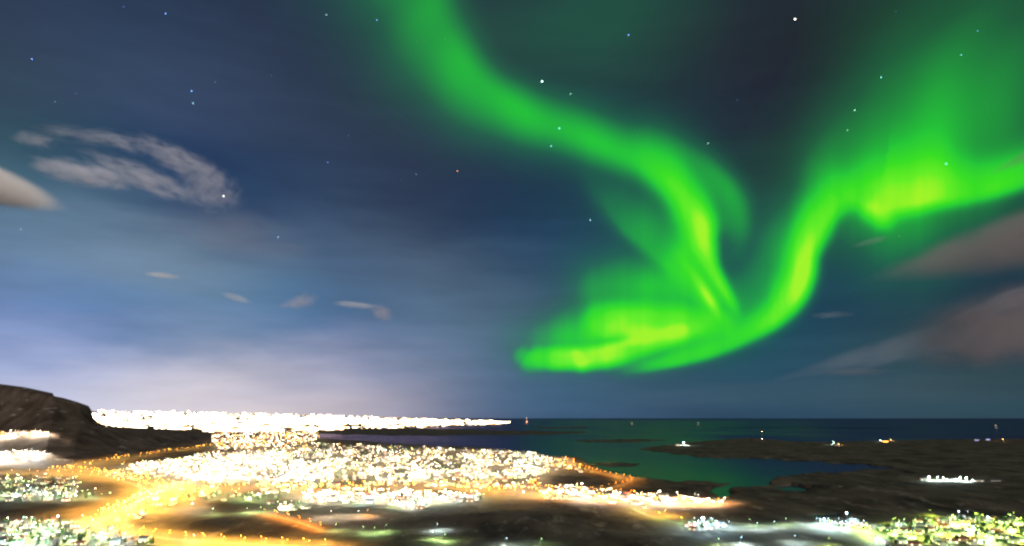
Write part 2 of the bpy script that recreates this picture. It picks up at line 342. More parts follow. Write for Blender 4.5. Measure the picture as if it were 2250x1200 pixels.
# ------------------------------------------------------------------ roads
ROADS = {
 'hill': ([(130,1031),(180,1023),(240,1012),(300,1003),(360,994),(420,987),(470,979),(520,971),(590,961),(650,956),(700,951)], 14),
 'west': ([(-120,1036),(0,1039),(80,1040),(160,1041),(220,1046),(270,1057),(310,1070),(350,1083)], 14),
 'link': ([(130,1031),(200,1034),(260,1045),(330,1062),(400,1076)], 12),
 'south': ([(420,1066),(370,1074),(335,1088),(310,1102),(275,1120),(235,1137),(200,1152),(215,1160),(265,1168),(330,1180),(430,1190),(560,1197),(720,1204)], 14),
 'east': ([(350,1083),(420,1080),(480,1072),(560,1069),(650,1077),(750,1080),(850,1074),(920,1069),(1000,1074),(1100,1080),(1180,1084),(1230,1092)], 12),
 'coast': ([(1165,1014),(1215,1011),(1262,1012),(1252,1020),(1290,1033),(1340,1046),(1397,1055),(1365,1066),(1310,1078),(1250,1086),(1200,1091)], 9),
 'harbour': ([(1190,1090),(1260,1098),(1330,1101),(1420,1104),(1510,1106),(1592,1110)], 10),
 'farm': ([(1390,1118),(1420,1132),(1470,1146),(1540,1158),(1600,1160),(1700,1152),(1790,1155),(1880,1164),(1960,1182),(2010,1196),(2060,1176),(2120,1156),(2260,1158)], 8),
 'lane_a': ([(-40,1153),(60,1152),(140,1147),(215,1146)], 8), 'lane_b': ([(-40,1182),(50,1174),(110,1166),(205,1156)], 8), 'lane_c': ([(40,1204),(110,1188),(170,1176),(235,1164)], 8), 'lane_d': ([(-40,1096),(60,1097),(150,1094),(240,1097)], 8),
 'slope': ([(585,1131),(640,1143),(680,1156),(710,1167)], 8),
}
def resample(pts, step):
    P = [ground(*p) for p in pts]
    # smooth the corners, then walk along in metres
    for _ in range(3):
        Q = [P[0]]
        for a, b in zip(P, P[1:]): Q += [a * 0.75 + b * 0.25, a * 0.25 + b * 0.75]
        P = Q + [P[-1]]
    out = [P[0]]; acc = 0.0
    for a, b in zip(P, P[1:]):
        l = (b - a).length; t = step - acc
        while t <= l: out.append(a + (b - a) * (t / l)); t += step
        acc = (acc + l) % step
    return out
ROADPTS = []
def build_roads():
    names = {'hill': 'asphalt road along the foot of the table hill under orange lamps', 'west': 'asphalt road from the left edge to the bright junction', 'link': 'short asphalt road joining the hill road to the junction',
             'south': 'wide asphalt road curving down from the junction to the bottom edge', 'east': 'asphalt road running east below the main town', 'coast': 'asphalt shore road looping round the headland',
             'harbour': 'asphalt road through the long amber lit strip by the water', 'farm': 'asphalt lane past the floodlit yards at lower right', 'slope': 'short steep asphalt lane under amber lamps', 'lane_a': 'upper estate lane in the bottom left corner', 'lane_b': 'middle estate lane in the bottom left corner', 'lane_c': 'lowest estate lane in the bottom left corner', 'lane_d': 'estate lane along the lower edge of the left estate'}
    for k, (pts, w) in ROADS.items():
        P = resample(pts, 12.0); ROADPTS.extend([(p.x, p.y, w / 2) for p in P]); vs = []; fs = []
        lift = 0.06 + 0.005 * list(ROADS).index(k)
        for i, p in enumerate(P):
            d = (P[min(i + 1, len(P) - 1)] - P[max(i - 1, 0)]).normalized(); n = Vector((-d.y, d.x, 0)) * (w / 2)
            vs += [p + n + Vector((0, 0, lift)), p - n + Vector((0, 0, lift))]
        fs = [(2 * i, 2 * i + 1, 2 * i + 3, 2 * i + 2) for i in range(len(P) - 1)]
        mb = MB(); mb.add(vs, fs); tag(mb.build('road', [M_ROAD]), names[k], kind='structure')
build_roads()
RP = np.array(ROADPTS)

# ------------------------------------------------------------------ lamps, houses, trees: where they stand
LAMP_AT = []     # (location, colour key, cluster, facing)
HOUSE_AT = []    # (location, rotation, cluster)
TREE_AT = []
CL = {  # cluster: what to call its lamps, houses and trees
 'hill': 'on the road along the foot of the dark table hill', 'west': 'on the road at the left edge below the hill', 'link': 'by the short road into the bright junction',
 'south': 'on the wide road curving to the bottom left', 'east': 'on the road running below the main town', 'coast': 'on the shore road round the headland',
 'harbour': 'in the long amber strip beside the inlet', 'farm': 'on the lane between the floodlit yards', 'slope': 'on the short steep lane below the town', 'lane_a': 'on the upper lane of the bottom left corner', 'lane_b': 'on the middle lane of the bottom left corner', 'lane_c': 'on the lowest lane of the bottom left corner', 'lane_d': 'on the lane below the left edge estate',
 'town': 'in the dense main town beside the bay', 'works': 'in the white lit works area below the main town', 'left': 'in the small estate at the left edge', 'corner': 'in the bottom left corner estate',
 'shelf': 'on the white lit shelf below the hill', 'east_green': 'in the yellow green estate at the bottom right', 'yards': 'by the cyan white floodlit yards', 'middle': 'between the main town and the far city',
 'cliff': 'on the slope below the cliff', 'field': 'in the dark fields near the bottom edge', 'row': 'in the green lit row below the junction'}
def clear_of_roads(p, m):
    return len(RP) == 0 or bool((np.hypot(RP[:, 0] - p.x, RP[:, 1] - p.y) > RP[:, 2] + m).all())
OCC = {}
def free(p, r):
    k = (int(p.x // 16), int(p.y // 16))
    for i in (-1, 0, 1):
        for j in (-1, 0, 1):
            for q, s in OCC.get((k[0] + i, k[1] + j), ()):
                if (q.x - p.x) ** 2 + (q.y - p.y) ** 2 < (r + s) ** 2: return False
    OCC.setdefault(k, []).append((p, r)); return True
def pick(mix):
    return rng.choices([m[0] for m in mix], [m[1] for m in mix])[0]
def scatter(poly, n, fn, hill=False):
    xs = [p[0] for p in poly]; ys = [p[1] for p in poly]; k = 0; tries = 0
    while k < n and tries < n * 30:
        tries += 1; x, y = rng.uniform(min(xs), max(xs)), rng.uniform(min(ys), max(ys))
        if not inside(poly, np.array([x]), np.array([y]))[0]: continue
        if fn(hill_point(x, y) if hill else ground(x, y)): k += 1
def open_gap(p, name):
    """parks, playing fields and gardens inside the town"""
    d = p.length; return name == 'town' and mnoise.fractal(Vector((p.x * 0.010, p.y * 0.0042, 2.0)), 0.8, 2.0, 3) > (0.34 if p.x < -700 * d / 2500 else 0.16)
def on_street(p, ang):
    """pulled onto the nearest line of a street grid"""
    ca, sa = math.cos(ang), math.sin(ang); u = p.x * ca + p.y * sa; v = -p.x * sa + p.y * ca + 14 * math.sin(u / 90.0)
    if rng.random() < 0.7: v = round(v / 46) * 46 + rng.gauss(0, 1.5)
    else: u = round(u / 120) * 120 + rng.gauss(0, 1.5)
    v -= 14 * math.sin(u / 90.0); return Vector((u * ca - v * sa, u * sa + v * ca, p.z))
def cluster(name, poly, lamps, houses, trees, mix, hill=False):
    ang = rng.uniform(0, math.pi)
    def h(p):
        if (open_gap(p, name) and rng.random() < 0.8) or not clear_of_roads(p, 9) or not free(p, 8.5): return False
        HOUSE_AT.append((p, ang + rng.choice((0, math.pi / 2)) + rng.uniform(-0.15, 0.15), name)); return True
    def l(p):
        if not hill and name in ('town', 'works', 'harbour', 'corner', 'east_green', 'left'): p = on_street(p, ang)
        if open_gap(p, name) or not free(p, 1.5): return False
        LAMP_AT.append((p, pick(mix), name, rng.uniform(0, 6.28))); return True
    def t(p):
        if not clear_of_roads(p, 4) or not free(p, 3.0): return False
        TREE_AT.append((p, name)); return True
    scatter(poly, houses, h, hill); scatter(poly, lamps, l, hill); scatter(poly, trees, t, hill)
def verge(name, n, sd, mix):
    """extra street lamps scattered beside a road, added to broaden its bright band"""
    pts, w = ROADS[name]; P = resample(pts, 10.0)
    for _ in range(n):
        i = rng.randrange(1, int((len(P) - 1) * (0.5 if name == 'south' else 1))); d = (P[i + 1] - P[i - 1]).normalized(); q = P[i] + Vector((-d.y, d.x, 0)) * rng.choice((-1, 1)) * (w / 2 + 2 + abs(rng.gauss(0, sd)))
        if clear_of_roads(q, 1) and free(q, 3.0): LAMP_AT.append((q, pick(mix), name, rng.uniform(0, 6.28)))
def row(name, step, mix, side=1.0, jitter=0.25):
    pts, w = ROADS[name]; P = resample(pts, step)
    for i, p in enumerate(P):
        d = (P[min(i + 1, len(P) - 1)] - P[max(i - 1, 0)]).normalized(); n = Vector((-d.y, d.x, 0)); s = side if side else (1 if i % 2 else -1)
        q = p + n * s * (w / 2 + 1.2)
        if free(q, 1.0): LAMP_AT.append((q, pick(mix), name, math.atan2(-s * n.y, -s * n.x)))
NA = [('sodium', 1)]
row('hill', 75, [('sodium', 4), ('amber', 1)]); row('west', 60, NA); row('link', 30, NA, 0); row('south', 15, NA, 0); row('east', 34, [('sodium', 3), ('amber', 2)], 0)
row('coast', 42, [('amber', 3), ('sodium', 1)]); row('harbour', 20, [('amber', 3), ('white', 1)], 0); row('farm', 60, [('lime', 2), ('mercury', 1)]); row('lane_a', 34, [('sodium', 1), ('white', 1)]); row('lane_b', 34, [('white', 2), ('mercury', 1)]); row('lane_c', 34, [('mercury', 2), ('cool', 1)]); row('lane_d', 30, [('mercury', 2), ('warm', 1)]); row('slope', 22, [('amber', 1)], 0)
verge('south', 200, 9, NA); verge('link', 90, 18, NA); verge('west', 30, 12, NA); verge('east', 120, 25, [('sodium', 3), ('amber', 2), ('warm', 1)]); verge('hill', 40, 25, [('sodium', 2), ('amber', 1)]); verge('harbour', 60, 14, [('amber', 2), ('white', 1)])  # added lamps, put in to spread the glare along these roads
cluster('town', [(285,1022),(330,1016),(480,995),(600,990),(690,975),(800,979),(950,986),(1080,990),(1160,996),(1205,1004),(1215,1035),(1160,1050),(1040,1054),(940,1056),(720,1060),(600,1060),(540,1056),(470,1062),(380,1050),(300,1046)],
        2300, 900, 380, [('warm', 5), ('mercury', 2.4), ('cool', 1), ('sodium', 1.8), ('dim', 1.5)])
cluster('town', [(300,1022),(480,1000),(650,1000),(690,1040),(480,1048),(310,1042)], 330, 120, 10, [('warm', 7), ('sodium', 2)])
cluster('works', [(665,1084),(760,1084),(860,1082),(960,1086),(1065,1092),(1060,1102),(950,1104),(930,1118),(880,1118),(850,1104),(690,1108)], 230, 70, 16, [('white', 6), ('mercury', 2), ('cool', 1)])
cluster('east', [(560,1060),(720,1064),(880,1060),(1000,1058),(1180,1054),(1190,1074),(1060,1076),(900,1066),(700,1080),(560,1078)], 120, 50, 50, [('sodium', 3), ('amber', 3), ('warm', 2)])
cluster('coast', [(1190,1008),(1262,1008),(1240,1022),(1300,1040),(1250,1036),(1190,1030)], 40, 16, 20, [('sodium', 2), ('amber', 2), ('warm', 1)])
cluster('harbour', [(1178,1084),(1230,1072),(1270,1070),(1310,1082),(1420,1088),(1580,1100),(1580,1110),(1400,1110),(1200,1096)], 190, 60, 30, [('amber', 3), ('white', 4)])
cluster('left', [(0,1050),(90,1048),(150,1052),(180,1062),(165,1082),(235,1096),(140,1102),(20,1104),(0,1090)], 70, 50, 80, [('white', 1.6), ('mercury', 4), ('cool', 1)])
cluster('corner', [(0,1148),(120,1145),(190,1162),(320,1186),(340,1200),(0,1200)], 66, 46, 80, [('mercury', 4), ('white', 0.8), ('cool', 1)])
cluster('shelf', [(0,990),(80,988),(118,993),(110,1000),(60,1008),(0,1010)], 70, 24, 10, [('warm', 3), ('cool', 2)], True)
cluster('cliff', [(0,949),(110,947),(110,954),(0,957)], 16, 8, 4, [('warm', 2), ('amber', 1)], True)
cluster('row', [(395,1085),(600,1082),(640,1092),(600,1108),(400,1100)], 26, 12, 24, [('mercury', 3), ('warm', 1)])
cluster('south', [(290,1100),(330,1070),(420,1065),(470,1070),(420,1100),(300,1140),(240,1148)], 60, 12, 10, NA)
cluster('middle', [(455,957),(500,950),(600,948),(698,948),(702,966),(640,985),(480,990)], 700, 110, 40, [('warm', 5), ('sodium', 3)])
cluster('east_green', [(1890,1172),(1960,1158),(2030,1144),(2120,1140),(2270,1142),(2270,1200),(1960,1200)], 110, 60, 70, [('lime', 5), ('mercury', 2), ('cool', 0.6)])
cluster('yards', [(1500,1152),(1590,1150),(1610,1160),(1520,1166)], 14, 6, 8, [('cool', 1)])
cluster('yards', [(1785,1152),(1900,1150),(1900,1160),(1820,1166)], 16, 6, 8, [('cool', 1)])
cluster('works', [(590,1112),(660,1108),(680,1122),(610,1124)], 8, 5, 8, [('mercury', 3), ('warm', 1)])
for x, y, k in ((735,1166,'mercury'),(795,1172,'mercury'),(820,1174,'mercury'),(845,1168,'mercury'),(958,1166,'cool'),(948,1184,'mercury'),(975,1190,'mercury'),(785,1135,'warm'),(805,1133,'amber'),(725,1135,'warm'),(420,1118,'warm'),(465,1130,'mercury'),(540,1128,'mercury'),(570,1126,'mercury'),
                (1110,1199,'cool'),(1187,1200,'mercury'),(1577,1200,'mercury'),(1627,1197,'cool'),(1745,1193,'cool'),(1820,1199,'lime'),(1662,1163,'cool'),(1700,1160,'cool'),(1418,1126,'sodium'),(1460,1134,'sodium')):
    p = ground(x, y); OCC.setdefault((int(p.x // 16), int(p.y // 16)), []).append((p, 1.0)); LAMP_AT.append((p, k, 'field', 0.0))
finish_ground()
LAMP_AT.sort(key=lambda a: a[0].length); HOUSE_AT.sort(key=lambda a: a[0].length); TREE_AT.sort(key=lambda a: a[0].length)

# ------------------------------------------------------------------ lamps
COLOUR = {'white': 'bright white', 'sodium': 'orange', 'amber': 'amber', 'warm': 'warm white', 'dim': 'dim', 'mercury': 'greenish white', 'lime': 'yellow green', 'cool': 'bluish white', 'blue': 'blue', 'red': 'red'}
def lamp_parts(key):
    pole, arm, head, lens = MB(), MB(), MB(), MB()
    pole.tube((0, 0, -0.3), (0, 0, 8.6), 0.11, 0.07, 8); pole.tube((0, 0, 0), (0, 0, 0.9), 0.16, 0.16, 8)
    arm.tube((0, 0, 8.55), (0.5, 0, 8.95), 0.06, 0.05); arm.tube((0.5, 0, 8.95), (1.5, 0, 9.05), 0.05, 0.045)
    head.box((1.75, 0, 9.16), (0.9, 0.4, 0.12)); lens.ball((1.75, 0, 8.9), 0.4, 0.36, 0.26, 8, 4, 1); lens.add([(1.3, -0.45, 8.55), (1.3, 0.45, 8.55), (2.2, 0.45, 8.55), (2.2, -0.45, 8.55)], [(0, 1, 2, 3)], 0)
    return pole.mesh('pole', [M_STEEL]), arm.mesh('arm', [M_STEEL]), head.mesh('lamp_head', [M_STEEL]), lens.mesh('lens', [LAMPS[key], BOWLS[key]])
PROTO = {}
def lamp(loc, key, rz, label, group=None):
    if key not in PROTO:
        r = link('street_lamp', None, None, loc, rz); a, b, c, d = lamp_parts(key)
        child('pole', a, r); child('arm', b, r); h = child('lamp_head', c, r); child('lens', d, h); tag(r, label, 'street lamp', group); PROTO[key] = r; return r
    r = copy_tree(PROTO[key], loc, rz)
    r['label'] = label
    if group: r['group'] = group
    elif 'group' in r: del r['group']
    return r
for p, k, c, a in LAMP_AT[:290]:
    lamp(p, k, a, '%s street lamp %s' % (COLOUR[k], CL[c]), '%s street lamps %s' % (COLOUR[k], CL[c]))
mb = MB()
for p, k, c, a in LAMP_AT[290:]:
    x, y, z = p
    mb.add([(x - 0.1, y, z - 0.3), (x + 0.1, y - 0.1, z - 0.3), (x + 0.1, y + 0.1, z - 0.3), (x - 0.07, y, z + 9), (x + 0.07, y - 0.07, z + 9), (x + 0.07, y + 0.07, z + 9)], [(0, 1, 4, 3), (1, 2, 5, 4), (2, 0, 3, 5)])
    br = (0.42 + 0.9 * rng.random() ** 2.6) * max(1.0, p.length / 3000); mb.octa((x + 0.9 * math.cos(a), y + 0.9 * math.sin(a), z + 9.0), br, br * 0.6, BIDX[k])
    X = x + 0.9 * math.cos(a); Yq = y + 0.9 * math.sin(a); mb.add([(X - 0.45, Yq - 0.45, z + 8.6), (X - 0.45, Yq + 0.45, z + 8.6), (X + 0.45, Yq + 0.45, z + 8.6), (X + 0.45, Yq - 0.45, z + 8.6)], [(0, 1, 2, 3)], LIDX[k])
    mb.add([(x, y, z + 8.9), (x + 0.9 * math.cos(a), y + 0.9 * math.sin(a), z + 9.2), (x, y, z + 9.1)], [(0, 1, 2)])
tag(mb.build('street_lamps', LMATS), 'countless small white and orange street lamps spread through the lit town', 'street lamps', kind='stuff')

# ------------------------------------------------------------------ houses
def house_meshes(w, d, h, rh, wi, ri):
    """wall, roof, door, window meshes of a gabled house"""
    wall = MB(); a, b = w / 2, d / 2
    wall.add([(-a, -b, -0.5), (a, -b, -0.5), (a, b, -0.5), (-a, b, -0.5), (-a, -b, h), (a, -b, h), (a, b, h), (-a, b, h), (-a, 0, h + rh), (a, 0, h + rh)],
             [(0, 1, 5, 4), (2, 3, 7, 6), (1, 2, 6, 9, 5), (3, 0, 4, 8, 7)])
    roof = MB(); e = 0.45; t = 0.2; s = rh / b
    prof = [(-b - e, h - e * s), (0, h + rh), (b + e, h - e * s), (b + e, h - e * s + t), (0, h + rh + t * 1.15), (-b - e, h - e * s + t)]
    vs = [(x, y, z + 0.02) for x in (-a - e, a + e) for y, z in prof]
    roof.add(vs, [(0, 1, 7, 6), (1, 2, 8, 7), (2, 3, 9, 8), (3, 4, 10, 9), (4, 5, 11, 10), (5, 0, 6, 11), (0, 5, 4, 1), (1, 4, 3, 2), (6, 7, 10, 11), (7, 8, 9, 10)])
    chim = MB(); chim.box((a * 0.4, b * 0.3, h + rh * 0.9), (0.7, 0.7, 1.6))
    door = MB(); door.box((a * 0.1, -b - 0.03, 1.05), (1.0, 0.1, 2.1))
    wins = []
    for y in (-b - 0.02, b + 0.02):
        for x in (-a * 0.6, a * 0.6):
            q = MB(); q.box((x, y, 1.6), (1.6, 0.08, 1.2)); wins.append(q)
    return wall.mesh('wall', [M_WALL[wi]]), roof.mesh('roof', [M_ROOF[ri]]), chim.mesh('chimney', [M_WALL[2]]), door.mesh('door', [M_DOOR]), [q.mesh('window', [M_WINDOW]) for q in wins]
KINDS = [(12, 8, 3.0, 2.2, 0, 0), (14, 9, 3.0, 2.0, 0, 1), (11, 8, 5.4, 2.4, 2, 1), (15, 9, 3.2, 2.2, 1, 0), (12, 9, 5.2, 2.0, 0, 2)]
WN = ['white walled', 'pale walled', 'grey two storey', 'ochre walled', 'white two storey']; RN = ['red roofed', 'dark roofed', 'dark roofed', 'red roofed', 'green roofed']
HP = []
def house(loc, rz, k, label, group):
    if len(HP) == 0:
        for q in KINDS: HP.append([house_meshes(*q), None])
    ms, root = HP[k]
    if root is None:
        root = link('house', None, None, loc, rz); child('wall', ms[0], root); rf = child('roof', ms[1], root); child('chimney', ms[2], rf); child('door', ms[3], root)
        for m in ms[4]: child('window', m, root)
        tag(root, label, 'house', group); HP[k][1] = root; return root
    return copy_tree(root, loc, rz, None, label, 'house', group)
for i, (p, a, c) in enumerate(HOUSE_AT[:290]):
    k = rng.randrange(5)
    house(p, a, k, '%s %s house %s' % (WN[k], RN[k], CL[c]), 'houses ' + CL[c])
mb = MB()
for p, a, c in HOUSE_AT[290:]:
    w, d, h, rh, wi, ri = KINDS[rng.randrange(5)]; A, B = w / 2, d / 2; ca, sa = math.cos(a), math.sin(a)
    T = lambda vs: [(p.x + x * ca - y * sa, p.y + x * sa + y * ca, p.z + z) for x, y, z in vs]
    mb.add(T([(-A, -B, -0.5), (A, -B, -0.5), (A, B, -0.5), (-A, B, -0.5), (-A, -B, h), (A, -B, h), (A, B, h), (-A, B, h), (-A, 0, h + rh), (A, 0, h + rh)]),
           [(0, 1, 5, 4), (2, 3, 7, 6), (1, 2, 6, 9, 5), (3, 0, 4, 8, 7)], wi)
    e = 0.4; zz = h - e * rh / B + 0.05
    mb.add(T([(-A - e, -B - e, zz), (A + e, -B - e, zz), (A + e, 0, h + rh + 0.1), (-A - e, 0, h + rh + 0.1), (A + e, B + e, zz), (-A - e, B + e, zz)]), [(0, 1, 2, 3), (3, 2, 4, 5)], 3 + ri)
    for y in (-B - 0.05, B + 0.05):
        for x in (-A * 0.6, A * 0.6): mb.add(T([(x - 0.8, y, 1), (x + 0.8, y, 1), (x + 0.8, y, 2.2), (x - 0.8, y, 2.2)]), [(0, 1, 2, 3)], 6)
tag(mb.build('houses', M_WALL + M_ROOF + [M_WINDOW]), 'mass of small gabled houses filling the bright town beyond the nearest streets', 'houses', kind='stuff')

# ------------------------------------------------------------------ trees
def tree_meshes(kind, seed):
    r = random.Random(seed); tr = MB(); cr = MB()
    h = 8.0 if kind else 7.0
    tr.tube((0, 0, -0.4), (0.1, 0, h * 0.45), 0.22, 0.13, 6); tr.tube((0.1, 0, h * 0.45), (0, 0.1, h * 0.85), 0.13, 0.04, 6)
    for i in range(5):
        a = r.uniform(0, 6.28); z = h * r.uniform(0.3, 0.6); tr.tube((0.05, 0, z), (math.cos(a) * 1.3, math.sin(a) * 1.3, z + 1.3), 0.07, 0.02, 4)
    for i in range(420):
        if kind:
            z = r.random() ** 1.3; rad = 1.9 * (1 - z) * math.sqrt(r.uniform(0.25, 1)) + 0.1; a = r.uniform(0, 6.28); c = Vector((rad * math.cos(a), rad * math.sin(a), 1.0 + z * (h - 0.7))); s = 0.45
        else:
            while True:
                v = Vector((r.uniform(-1, 1), r.uniform(-1, 1), r.uniform(-1, 1)))
                if 0.25 < v.length < 1: break
            lump = 1 + 0.25 * math.sin(5 * v.x + seed) * math.cos(4 * v.y + 2 * v.z); c = Vector((v.x * 2.5 * lump, v.y * 2.5 * lump, 4.6 + v.z * 2.4 * lump)); s = 0.5
        n = Vector((r.gauss(0, 1), r.gauss(0, 1), r.gauss(0, 1))).normalized(); u = n.orthogonal().normalized() * s; w = n.cross(u)
        cr.add([c - u, c + w * 0.6, c + u, c - w * 0.6], [(0, 1, 2, 3)])
    return tr.mesh('trunk', [M_BARK]), cr.mesh('crown', [M_LEAF2 if kind else M_LEAF])
TP = [None] * 4
for i, (p, c) in enumerate(TREE_AT[:290]):
    k = rng.randrange(4); s = rng.uniform(0.75, 1.25); kind = k % 2
    lab = '%s tree %s' % (('pointed conifer', 'round leafy')[1 - kind], CL[c])
    if TP[k] is None:
        o = link('tree', None, None, p); a, b = tree_meshes(kind, k + 3); child('trunk', a, o); child('crown', b, o); tag(o, lab, 'tree', 'trees ' + CL[c]); o.scale = (s, s, s); TP[k] = o
    else: copy_tree(TP[k], p, rng.uniform(0, 6.28), (s, s, s), lab, 'tree', 'trees ' + CL[c])
mb = MB()
for p, c in TREE_AT[290:]:
    s = rng.uniform(0.8, 1.3); mb.tube((p.x, p.y, p.z - 0.3), (p.x, p.y, p.z + 3 * s), 0.2, 0.1, 4, 0)
    for i in range(46):
        v = Vector((rng.gauss(0, 1), rng.gauss(0, 1), rng.gauss(0, 1))).normalized() * rng.uniform(0.5, 1.05); c0 = p + Vector((v.x * 2.4, v.y * 2.4, 4.3 + v.z * 2.4)) * s
        n = Vector((rng.gauss(0, 1), rng.gauss(0, 1), rng.gauss(0, 1))).normalized(); u = n.orthogonal().normalized() * s * 0.9; w = n.cross(u)
        mb.add([c0 - u, c0 + w * 0.7, c0 + u, c0 - w * 0.7], [(0, 1, 2, 3)], 1)
tag(mb.build('garden_trees', [M_BARK, M_LEAF]), 'dark garden trees scattered between the lights of the town', 'trees', kind='stuff')

# ------------------------------------------------------------------ the far city on its slope
def far_city():
    mb = MB(); E = {'w': 1, 'y': 2, 'o': 3, 'b': 4}; n = 0
    mats = [M_WALL[2]] + [glow('far_light_' + k, c, s, False) for k, c, s in (('white', (1, 0.84, 0.62), 24), ('yellow', (1, 0.66, 0.28), 18), ('orange', (1, 0.45, 0.12), 12), ('blue', (0.6, 0.7, 1.0), 5))]
    for i in range(24000):
        x = rng.uniform(150, 1122) if i % 5 else rng.uniform(150, 760)
        yf = interp(x, Y_FRONT); q = rng.random(); s = 1 + (RIDGE - 1) * q
        Y = 918.8 + (yf - 918.8) / s; z = float(far_height(np.array([x]), np.array([Y]))[0])
        dens = interp(x, [(150, 1), (700, 1), (900, 0.75), (1050, 0.55), (1122, 0.4)])
        if rng.random() > dens * (1 - 0.93 * max(0, q - 0.4) / 0.6): continue
        if mnoise.noise(Vector((x * 0.02, q * 7, 1.0))) > (0.38 if q > 0.3 else 0.12): continue
        low = (s - 1) / (RIDGE - 1) < 0.3
        p = ground(x, Y, 2.0); k = rng.choices('wyob', (6, 3, 3 if low else 1, 0.3))[0]
        u = p.length / 9000
        if i % 6 == 0:                                           # a block of flats with lit floors
            w, d, h = rng.uniform(22, 50) * u, 14 * u, rng.uniform(9, 22) * u
            mb.box((p.x, p.y, z + h / 2 - 2), (w, d, h), 0)
            for f in range(3): mb.add([(p.x - w * 0.46, p.y - d / 2 - 0.3, z - 2 + h * (0.2 + 0.27 * f)), (p.x + w * 0.46, p.y - d / 2 - 0.3, z - 2 + h * (0.2 + 0.27 * f)),
                (p.x + w * 0.46, p.y - d / 2 - 0.3, z - 2 + h * (0.34 + 0.27 * f)), (p.x - w * 0.46, p.y - d / 2 - 0.3, z - 2 + h * (0.34 + 0.27 * f))], [(0, 1, 2, 3)], E[k])
        else:
            r = (0.8 + 2.4 * rng.random() ** 2) * u; mb.octa((p.x, p.y, z + 12), r, r * 0.8, E[k])
    o = mb.build('far_city', mats); return tag(o, 'white glowing city of countless lights along the horizon', 'city', kind='stuff')
far_city()

# ------------------------------------------------------------------ lone lights, farms, ships and masts
def barn(loc, rz, label, lit=None, size=(26, 11, 5)):
    r = link('farm_building', None, None, loc, rz); w, d, h = size
    ms = house_meshes(w, d, h, 2.6, 0, 1); child('wall', ms[0], r); child('roof', ms[1], r); child('door', ms[3], r)
    for m in ms[4]: child('window', m, r)
    if lit:
        f = MB(); f.box((0, -d / 2 - 0.15, h * 0.55), (w * 0.8, 0.12, h * 0.3)); child('lit_front', f.mesh('lit_front', [lit]), r)
    return tag(r, label, 'farm building')
def mast(loc, h, lamps, label, cat='mast', name='floodlight_mast', base=0.5):
    r = link(name, None, None, loc); p = MB(); p.tube((0, 0, -1), (0, 0, h), base, base * 0.4, 8); p.box((0, 0, h - 0.2), (base * 5, base * 1.5, 0.3)); child('pole', p.mesh('pole', [M_STEEL]), r)
    for z, k, s in lamps:
        q = MB(); q.ball((0, -base * 1.3, z), s, s, s * 0.8, 8, 5, 1); q.add([(-s, -base * 1.3 - s, z - s), (-s, -base * 1.3 + s, z - s), (s, -base * 1.3 + s, z - s), (s, -base * 1.3 - s, z - s)], [(0, 1, 2, 3)], 0); child('lamp', q.mesh('lamp', list(k)), r)
    return tag(r, label, cat)
def pair(name, col, down, seen): return (downlight(name + '_lens', col, down), glow(name + '_bowl', col, seen, False))
BRIGHT = pair('floodlight', (0.55, 0.88, 1.0), 26000, 60); BR2 = pair('farm_floodlight', (0.75, 1.0, 0.92), 30000, 90); OR = pair('farm_orange_lamp', (1.0, 0.42, 0.12), 16000, 40)
DIM = (LAMPS['dim'], BOWLS['dim']); RED = (LAMPS['red'], BOWLS['red'])
def lone(px, py, h, m, s, label): return mast(ground(px, py), h, [(h - 0.5, m, s)], label, 'floodlight')
lone(1545, 1160, 14, BRIGHT, 1.3, 'tall cyan white floodlight over the yard right of centre at the bottom')
lone(1862, 1150, 16, BRIGHT, 0.8, 'blue white floodlight standing above the right hand yard')
lone(1812, 1158, 12, BRIGHT, 0.7, 'blue white floodlight at the left end of the right hand yard')
lone(1850, 1164, 10, BRIGHT, 0.9, 'low white floodlight in front of the right hand yard')
lone(1502, 978, 14, BR2, 2.2, 'brilliant white floodlight at the tip of the dark peninsula'); barn(ground(1489, 979), 0.2, 'white farm building beside the brilliant floodlight on the peninsula tip', BOWLS['dim'])
lone(1832, 977, 10, BR2, 1.2, 'white yard light left of an orange one on the far peninsula'); lone(1843, 978, 8, OR, 1.5, 'orange yard light beside a white one on the far peninsula'); barn(ground(1838, 979), 0, 'low barn between the white and orange yard lights on the peninsula')
lone(1935, 970, 8, BR2, 1.2, 'pale yard light of the middle farm on the far peninsula'); lone(1957, 969, 11, OR, 1.5, 'orange yard light of the middle farm on the far peninsula'); barn(ground(1945, 971), 0, 'barn of the middle farm on the far peninsula', BOWLS['amber'], (40, 12, 4))
barn(ground(2145, 968), 0, 'long blue lit shed left end on the far peninsula', BOWLS['blue'], (34, 12, 5)); barn(ground(2170, 967), 0, 'shorter blue lit shed nearer the red lamp', BOWLS['blue'], (30, 12, 7))
lone(2204, 969, 12, OR, 1.8, 'lone red orange yard light at the right end of the peninsula')
for x, s, l in ((2042, 1.0, 'left brightest pair of white lights at the farm in the dark fields'), (2061, 0.6, 'second small white light in the farm row'), (2073, 0.7, 'third white light in the farm row'), (2110, 0.9, 'white light beside the brightest one at the farm row end'), (2124, 1.3, 'brightest white floodlight at the right end of the farm row')):
    lone(x, 1055 + (x - 2042) * 0.04, 9, BR2, s, l)
barn(ground(2030, 1055), 0.05, 'low white shed at the left end of the farm row'); barn(ground(2092, 1057), 0.05, 'long white shed in the middle of the farm row'); barn(ground(2148, 1059), 0.05, 'white shed at the right end of the farm row'); barn(ground(2185, 1060), 0.05, 'small lit shed apart from the farm row')
lone(1163, 1000, 12, BR2, 1.2, 'white harbour light at the edge of the main town')
mast(ground(1675, 966), 62, [(61, RED, 1.6), (6, DIM, 1.2)], 'slim mast with a red lamp on top behind the peninsula', 'mast', 'radio_mast', 0.8)
